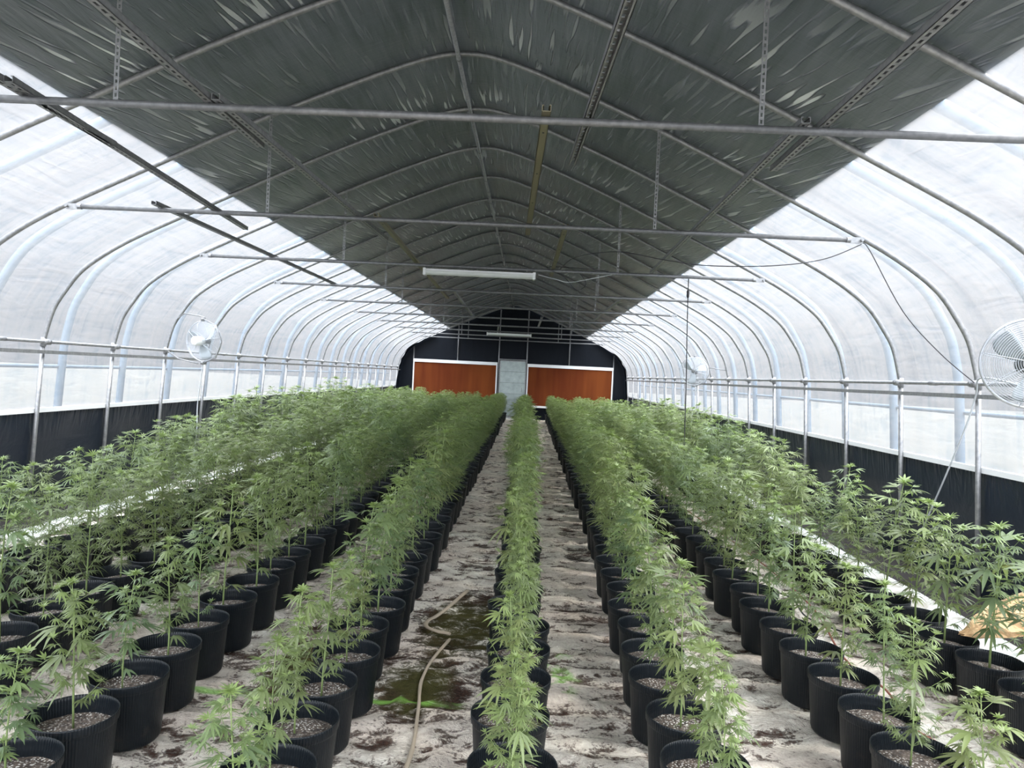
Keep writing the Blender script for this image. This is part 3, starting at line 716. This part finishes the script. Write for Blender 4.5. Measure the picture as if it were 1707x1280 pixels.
def build_plant(seed, H, bushy, big=1.0, lod=0, young=0.0):
    """H: height above soil. returns stem MB, Leaves"""
    rng = random.Random(seed); A = Leaves(); st = MB(); W = 0.056+0.042*(1-bushy)
    lean = Vector((rng.uniform(-.08,.08), rng.uniform(-.08,.08), 0)); ph = rng.uniform(0, 6.28)
    def axis(z): t = z/H; return Vector((0,0,z))+lean*H*t*t+Vector((math.cos(ph+t*4), math.sin(ph+t*4), 0))*0.006
    k = 5 if lod == 0 else 3
    st.tube([axis(H*i/6.0) for i in range(7)], [0.0048, 0.0045, 0.004, 0.0035, 0.003, 0.0024, 0.0016], k)
    z = 0.09*H/0.7+rng.uniform(0,0.03); az = rng.uniform(0, 6.28); i = 0
    while z < H*0.97:
        t = z/H; gap = (0.062-0.030*t)*(1.0 if bushy > 0.8 else 1.25)
        p = axis(z)
        sz = big*(0.060+0.066*math.sin(math.pi*(0.05+0.75*t)))*rng.uniform(0.8,1.2)
        if t > 0.93: sz *= 0.8
        for s in (0, 1):
            a = az+s*math.pi+rng.uniform(-0.3,0.3)
            if not (t < 0.3 and rng.random() < 0.35):
                pl = sz*0.55*rng.uniform(0.8,1.2); el = 0.55*(1-t)+0.15+0.5*max(0, t-0.8)/0.2*0.8
                q = p+Vector((math.cos(a)*math.cos(el), math.sin(a)*math.cos(el), math.sin(el)))*pl
                if lod == 0: st.tube([p, q], [0.0015, 0.001], 3, caps=False)
                leaf(A, q, a, rng.uniform(-0.35,0.2)+(0.35 if t > 0.85 else 0), sz, (7 if (sz > 0.095 and lod == 0) else 5) if bushy > 0.5 else rng.choice((3, 5, 5)), rng.uniform(0.15,0.5), max(0, (t-0.6)*0.9)+rng.uniform(-.12,.2)+young, rng, lod, W)
            if t < 0.88 and rng.random() < 0.55+0.45*bushy:
                bl = (0.05+0.16*math.sin(math.pi*(0.18+0.8*t)))*(0.55+0.45*bushy)*rng.uniform(0.7,1.25)
                a2 = a+rng.uniform(-0.3,0.3); el = rng.uniform(0.55,0.95)
                dv = Vector((math.cos(a2)*math.cos(el), math.sin(a2)*math.cos(el), math.sin(el)))
                tip = p+dv*bl+Vector((0,0,0.15*bl))
                st.tube([p, p+dv*bl*0.5, tip], [0.002, 0.0016, 0.001], 3, caps=False)
                nb = 2 if bl < 0.09 else (3 if bl < 0.15 else 4)
                for j in range(nb):
                    u = 0.3+0.6*j/max(1, nb-1); q = p+dv*bl*u
                    for s2 in (-1, 1):
                        leaf(A, q, a2+s2*rng.uniform(0.8,1.5)+(0.4 if j % 2 else 0), rng.uniform(-0.3,0.35), big*rng.uniform(0.042,0.068), 5 if lod == 0 else 3, rng.uniform(0.2,0.6), rng.uniform(-0.1,0.3)+0.25*t+young, rng, lod, W*1.1)
                for j in range(4): leaf(A, tip, a2+j*1.57+rng.random(), rng.uniform(0.3,0.9), big*rng.uniform(0.035,0.055), 3, 0.2, 0.35+0.3*t+young, rng, lod, W*1.2)
        az += math.pi/2+rng.uniform(-0.25,0.25); z += gap; i += 1
    top = axis(H)
    for j in range(9): leaf(A, top-Vector((0,0,0.006*(j%3))), j*2.4+rng.random()*0.4, 0.25+0.11*j, big*rng.uniform(0.05,0.085)*(1-0.04*j), 5 if j < 5 else 3, 0.25, 0.6+0.3*rng.random()+young, rng, lod, W*1.1)
    return st, A
def leaves_mesh(A, name):
    me = bpy.data.meshes.new(name); me.from_pydata([tuple(v) for v in A.v], [], A.f); me.materials.append(M['leaf'])
    at = me.attributes.new('tint', 'FLOAT', 'POINT'); at.data.foreach_set('value', A.t)
    me.polygons.foreach_set('use_smooth', [True]*len(me.polygons)); return me
SOILZ = 0.208
def pot_profile():
    pr = [(0.0, 0.004), (0.120, 0.002), (0.127, 0.010), (0.130, 0.020), (0.147, 0.232), (0.150, 0.238), (0.1535, 0.242), (0.155, 0.268), (0.1545, 0.274), (0.152, 0.274), (0.1505, 0.264), (0.148, 0.258), (0.149, 0.252), (0.1465, 0.245), (0.1475, 0.239), (0.144, 0.232), (0.145, 0.226), (0.141, 0.205), (0.134, 0.15)]
    return pr
pot_me = MB().lathe(pot_profile(), 36).mesh('pot', M['pot'], True)
soil_mes = []
for s in range(3):
    b = MB(); n = 24
    b.v.append((0, 0, SOILZ+0.006))
    for ri in range(1, 7):
        r = 0.1435*ri/6
        for j in range(n):
            th = 2*math.pi*j/n; x, y = r*math.cos(th), r*math.sin(th)
            b.v.append((x, y, SOILZ+0.012*(1-(ri/6)**2)*(s-0.6)+0.008*noise.noise(Vector((x*30, y*30, s*5)))))
    for j in range(n): b.f.append((0, 1+j, 1+(j+1) % n))
    for ri in range(5):
        for j in range(n): a = 1+ri*n; b.f.append((a+j, a+n+j, a+n+(j+1) % n, a+(j+1) % n))
    soil_mes.append(b.mesh('soil', M['soil'], True))
VAR = []   # (kind, stem mesh, foliage mesh, height above soil)
def variant(kind, seed, H, bushy, big, young):
    st, A = build_plant(seed, H, bushy, big, 0, young); VAR.append((kind, st.mesh('stem', M['stem'], True), leaves_mesh(A, 'foliage'), H))
for i in range(5): variant('sparse', 100+i, 0.60, 0.06+0.07*i, 0.88, -0.05)
for i in range(9): variant('bushy', 200+i, 0.75, 1.0, 0.98, -0.03)
for i in range(4): variant('medium', 300+i, 0.72, 0.5, 0.92, -0.03)
LOW = [build_plant(400+i, 0.75, 1.0, 1.0, 1) for i in range(6)]

rows = [  # (x near, x far, first y, name)
 (-2.55, -3.02, 3.05, 'row beside the left wall'),
 (-1.81, -2.12, 2.35, 'second row from the left wall'),
 (-1.00, -1.16, 2.32, 'third row from the left wall'),
 (-0.18, -0.29, 2.02, 'row left of the soil-stained path'),
 (0.62, 0.49, 2.15, 'centre row leading to the door'),
 (1.28, 1.37, 2.25, 'first row right of the centre row'),
 (2.12, 2.28, 2.38, 'second row right of the centre row'),
 (2.98, 3.10, 2.70, 'row beside the right wall')]
def rowx(r, y):
    t = min(1, max(0, (y-3)/22)); x = r[0]+(r[1]-r[0])*t
    if r[0] == 1.28: x = 1.28+0.11*min(1, max(0, (y-3)/4.5))
    return x
def hsc(y, ri):
    # total plant height above soil wanted
    h = float(np.interp(y, [1.9, 2.7, 3.6, 5, 8, 14, 22, 27], [0.42, 0.50, 0.62, 0.72, 0.84, 0.88, 0.74, 0.66]))
    if ri == 0: h *= 0.93 if y < 7 else 1.06
    return h*R.uniform(0.86, 1.12)
plants = []
for ri, r in enumerate(rows):
    y = r[2]; i = 0
    while y < 26.2:
        yy = y+R.uniform(-0.02, 0.02)
        plants.append((ri, i, rowx(r, yy)+R.uniform(-0.022, 0.022), yy)); y += 0.352+(0.0 if y < 5 else 0.012); i += 1
plants.sort(key=lambda p: p[3])
NEAR = plants[:300]; FAR = plants[300:]
WORD = {'sparse': 'slim sparse young', 'bushy': 'bushy leafy', 'medium': 'upright leafy'}
for (ri, i, x, y) in NEAR:
    hs = hsc(y, ri)
    if y < 4.2: kind = 'sparse' if R.random() < 0.8 else 'medium'
    elif y < 6.5: kind = R.choice(['medium', 'bushy', 'sparse', 'medium'])
    else: kind = 'bushy' if R.random() < 0.85 else 'medium'
    if ri == 4 and y < 2.8: kind = 'medium'
    if ri <= 1 and y > 3.4 and R.random() < 0.6: kind = 'bushy'
    v = R.choice([q for q in VAR if q[0] == kind])
    if ri in (0, 1, 7) : hs *= R.uniform(0.88, 1.18)
    e = empty('potted_hemp_plant', (x, y, 0.006), '%s hemp plant, %s, %s from front' % (WORD[kind], rows[ri][3], nth(i)), 'potted plant', 'hemp plants in black nursery pots', 0)
    rz = R.uniform(0, 6.28)
    for nm, me in (('pot', pot_me), ('soil', R.choice(soil_mes))):
        o = bpy.data.objects.new(nm, me); COL.objects.link(o); o.parent = e; o.rotation_euler[2] = rz
    s = hs/v[3]; sxy = max(s, 0.8)*R.uniform(0.92, 1.1)*(1.0 if kind != 'bushy' else R.uniform(1.0, 1.3))
    if ri == 4: sxy *= 0.84
    ox, oy = R.uniform(-.02,.02), R.uniform(-.02,.02)
    for nm, me in (('stem', v[1]), ('foliage', v[2])):
        o = bpy.data.objects.new(nm, me); COL.objects.link(o); o.parent = e
        o.location = (ox, oy, SOILZ-0.004); o.rotation_euler[2] = rz; o.scale = (sxy, sxy, s)
# the rest, beyond the nearest three hundred, as one mass
VV = []; FF = []; TT = []; MI = []; n0 = 0
lowdat = []
potlow = MB().lathe([(0.125,0.0),(0.146,0.215),(0.155,0.226),(0.155,0.265),(0.147,0.262),(0.143,0.215)], 12)
for st, A in LOW:
    vs = np.array([tuple(v) for v in A.v]+list(st.v)); fs = list(A.f)+[tuple(i+len(A.v) for i in f) for f in st.f]
    ts = list(A.t)+[0.3]*len(st.v); mi = [0]*len(A.f)+[1]*len(st.f); lowdat.append((vs, fs, ts, mi))
pv = np.array(potlow.v)
for (ri, i, x, y) in FAR:
    vs, fs, ts, mi = R.choice(lowdat); hs = hsc(y, ri)/0.75; a = R.uniform(0, 6.28); c_, s_ = math.cos(a), math.sin(a); sxy = max(hs, 0.9)
    q = np.stack([(vs[:,0]*c_-vs[:,1]*s_)*sxy+x, (vs[:,0]*s_+vs[:,1]*c_)*sxy+y, vs[:,2]*hs+SOILZ], 1)
    VV.append(q); FF += [tuple(k+n0 for k in f) for f in fs]; TT += ts; MI += mi; n0 += len(q)
    VV.append(pv+np.array([x, y, 0.006])); FF += [tuple(k+n0 for k in f) for f in potlow.f]; TT += [0]*len(pv); MI += [2]*len(potlow.f); n0 += len(pv)
me = bpy.data.meshes.new('distant_hemp_plants'); me.from_pydata(np.concatenate(VV).tolist(), [], FF)
for m_ in ('leaf', 'stem', 'pot'): me.materials.append(M[m_])
me.polygons.foreach_set('material_index', MI); me.attributes.new('tint', 'FLOAT', 'POINT').data.foreach_set('value', TT)
o = bpy.data.objects.new('distant_hemp_plants', me); COL.objects.link(o)
tag(o, 'dense mass of distant potted hemp plants in rows before the end wall', 'potted plants', None, 'stuff')

# ------------------------------------------------------------------ things lying on the ground
def strip(pts, wid, name, m, label, cat, z=0.012, th=0.008):
    P = [Vector((*p, 0)) for p in pts]; out = []
    for i in range(len(P)-1):
        p0 = P[max(i-1,0)]; p1 = P[i]; p2 = P[i+1]; p3 = P[min(i+2,len(P)-1)]
        for j in range(5):
            t = j/5; out.append(0.5*((2*p1)+(p2-p0)*t+(2*p0-5*p1+4*p2-p3)*t*t+(3*p1-p0-3*p2+p3)*t**3))
    out.append(P[-1]); b = MB(); K = 8
    for i, p in enumerate(out):
        t = (out[min(i+1,len(out)-1)]-out[max(i-1,0)]).normalized(); n = Vector((-t.y, t.x, 0)); w_ = wid*(0.7+0.6*abs(noise.noise(Vector((p.x*3, p.y*3, 2)))))
        for j in range(K):
            a = 2*math.pi*j/K; q = p+n*(w_*math.cos(a)); b.v.append((q.x, q.y, z+th*math.sin(a)+0.006*noise.noise(Vector((q.x*20, q.y*20, 0)))))
    for i in range(len(out)-1):
        for j in range(K): b.f.append((i*K+j, i*K+(j+1)%K, (i+1)*K+(j+1)%K, (i+1)*K+j))
    o = b.obj(name, m, None, True); return tag(o, label, cat)
M['fold'] = mat('grubby_rolled_fabric', (0.50, 0.42, 0.32), 0.9)
strip([(0.20,2.85),(0.20,3.1),(0.17,3.45),(0.14,3.75),(0.16,4.05),(0.22,4.35)], 0.011, 'fabric_roll', M['fold'], 'thin rolled strip of grubby fabric lying lengthwise on the near path', 'fabric strip')
strip([(0.21,4.45),(0.10,4.50),(0.04,4.62),(0.12,4.85),(0.24,5.35)], 0.020, 'fabric_roll', M['fold'], 'curled grubby fabric strip at the far end of the soil spill', 'fabric strip')
cable([(2.50,12,0.03),(2.66,8.5,0.04),(2.74,7.0,0.04),(2.72,5.4,0.04),(2.52,4.33,0.045),(2.56,3.9,0.04),(2.48,3.5,0.04),(2.55,3.2,0.04),(2.5,2.6,0.04)], 0.006, M['twine'], 'reddish brown twine lying along the floor among the right rows', 'twine', 'twine')
cable([(2.45,5.9,0.03),(2.62,5.5,0.05),(2.60,5.1,0.03),(2.75,4.7,0.04),(2.62,4.45,0.03)], 0.006, M['hose'], 'thin black hose curled on the floor between the two rightmost rows', 'hose', 'drip_hose')
o = MB().box((0,0,0), (0.05,0.02,0.012)).box((0.03,0.015,0.004), (0.03,0.015,0.01), 0.6).obj('red_ribbon', M['red_tag'], None, False, (2.51,4.02,0.052)); tag(o, 'tiny red ribbon tied on the twine on the right', 'ribbon')
# kraft paper bag by the right wall pots
b = MB(); nu, nv = 14, 9; rb = random.Random(3)
for j in range(nv+1):
    t = j/nv; op = (0.10+0.90*min(1, t*1.5)**0.8)*(1 if t < 0.85 else 0.92)
    for i in range(nu):
        a = 2*math.pi*i/nu; cr = 1+rb.uniform(-0.20, 0.20)
        b.v.append((-0.26+0.60*t+rb.uniform(-.02, .02), 0.16*op*math.cos(a)*cr, 0.075*op*math.sin(a)*cr+0.13*t+0.03*math.sin(a*3+t*5)*op))
for j in range(nv):
    for i in range(nu): b.f.append((j*nu+i, j*nu+(i+1)%nu, (j+1)*nu+(i+1)%nu)); b.f.append((j*nu+i, (j+1)*nu+(i+1)%nu, (j+1)*nu+i))
b.f.append(tuple(range(nu))[::-1]); b.f.append(tuple(nv*nu+i for i in range(nu)))
o = b.obj('paper_bag', M['bag'], None, False, (3.24, 4.05, 0.335)); o.rotation_euler = (0.2, -0.02, 0.25)
tag(o, 'crumpled brown paper bag resting on pots beside the right wall', 'paper bag')
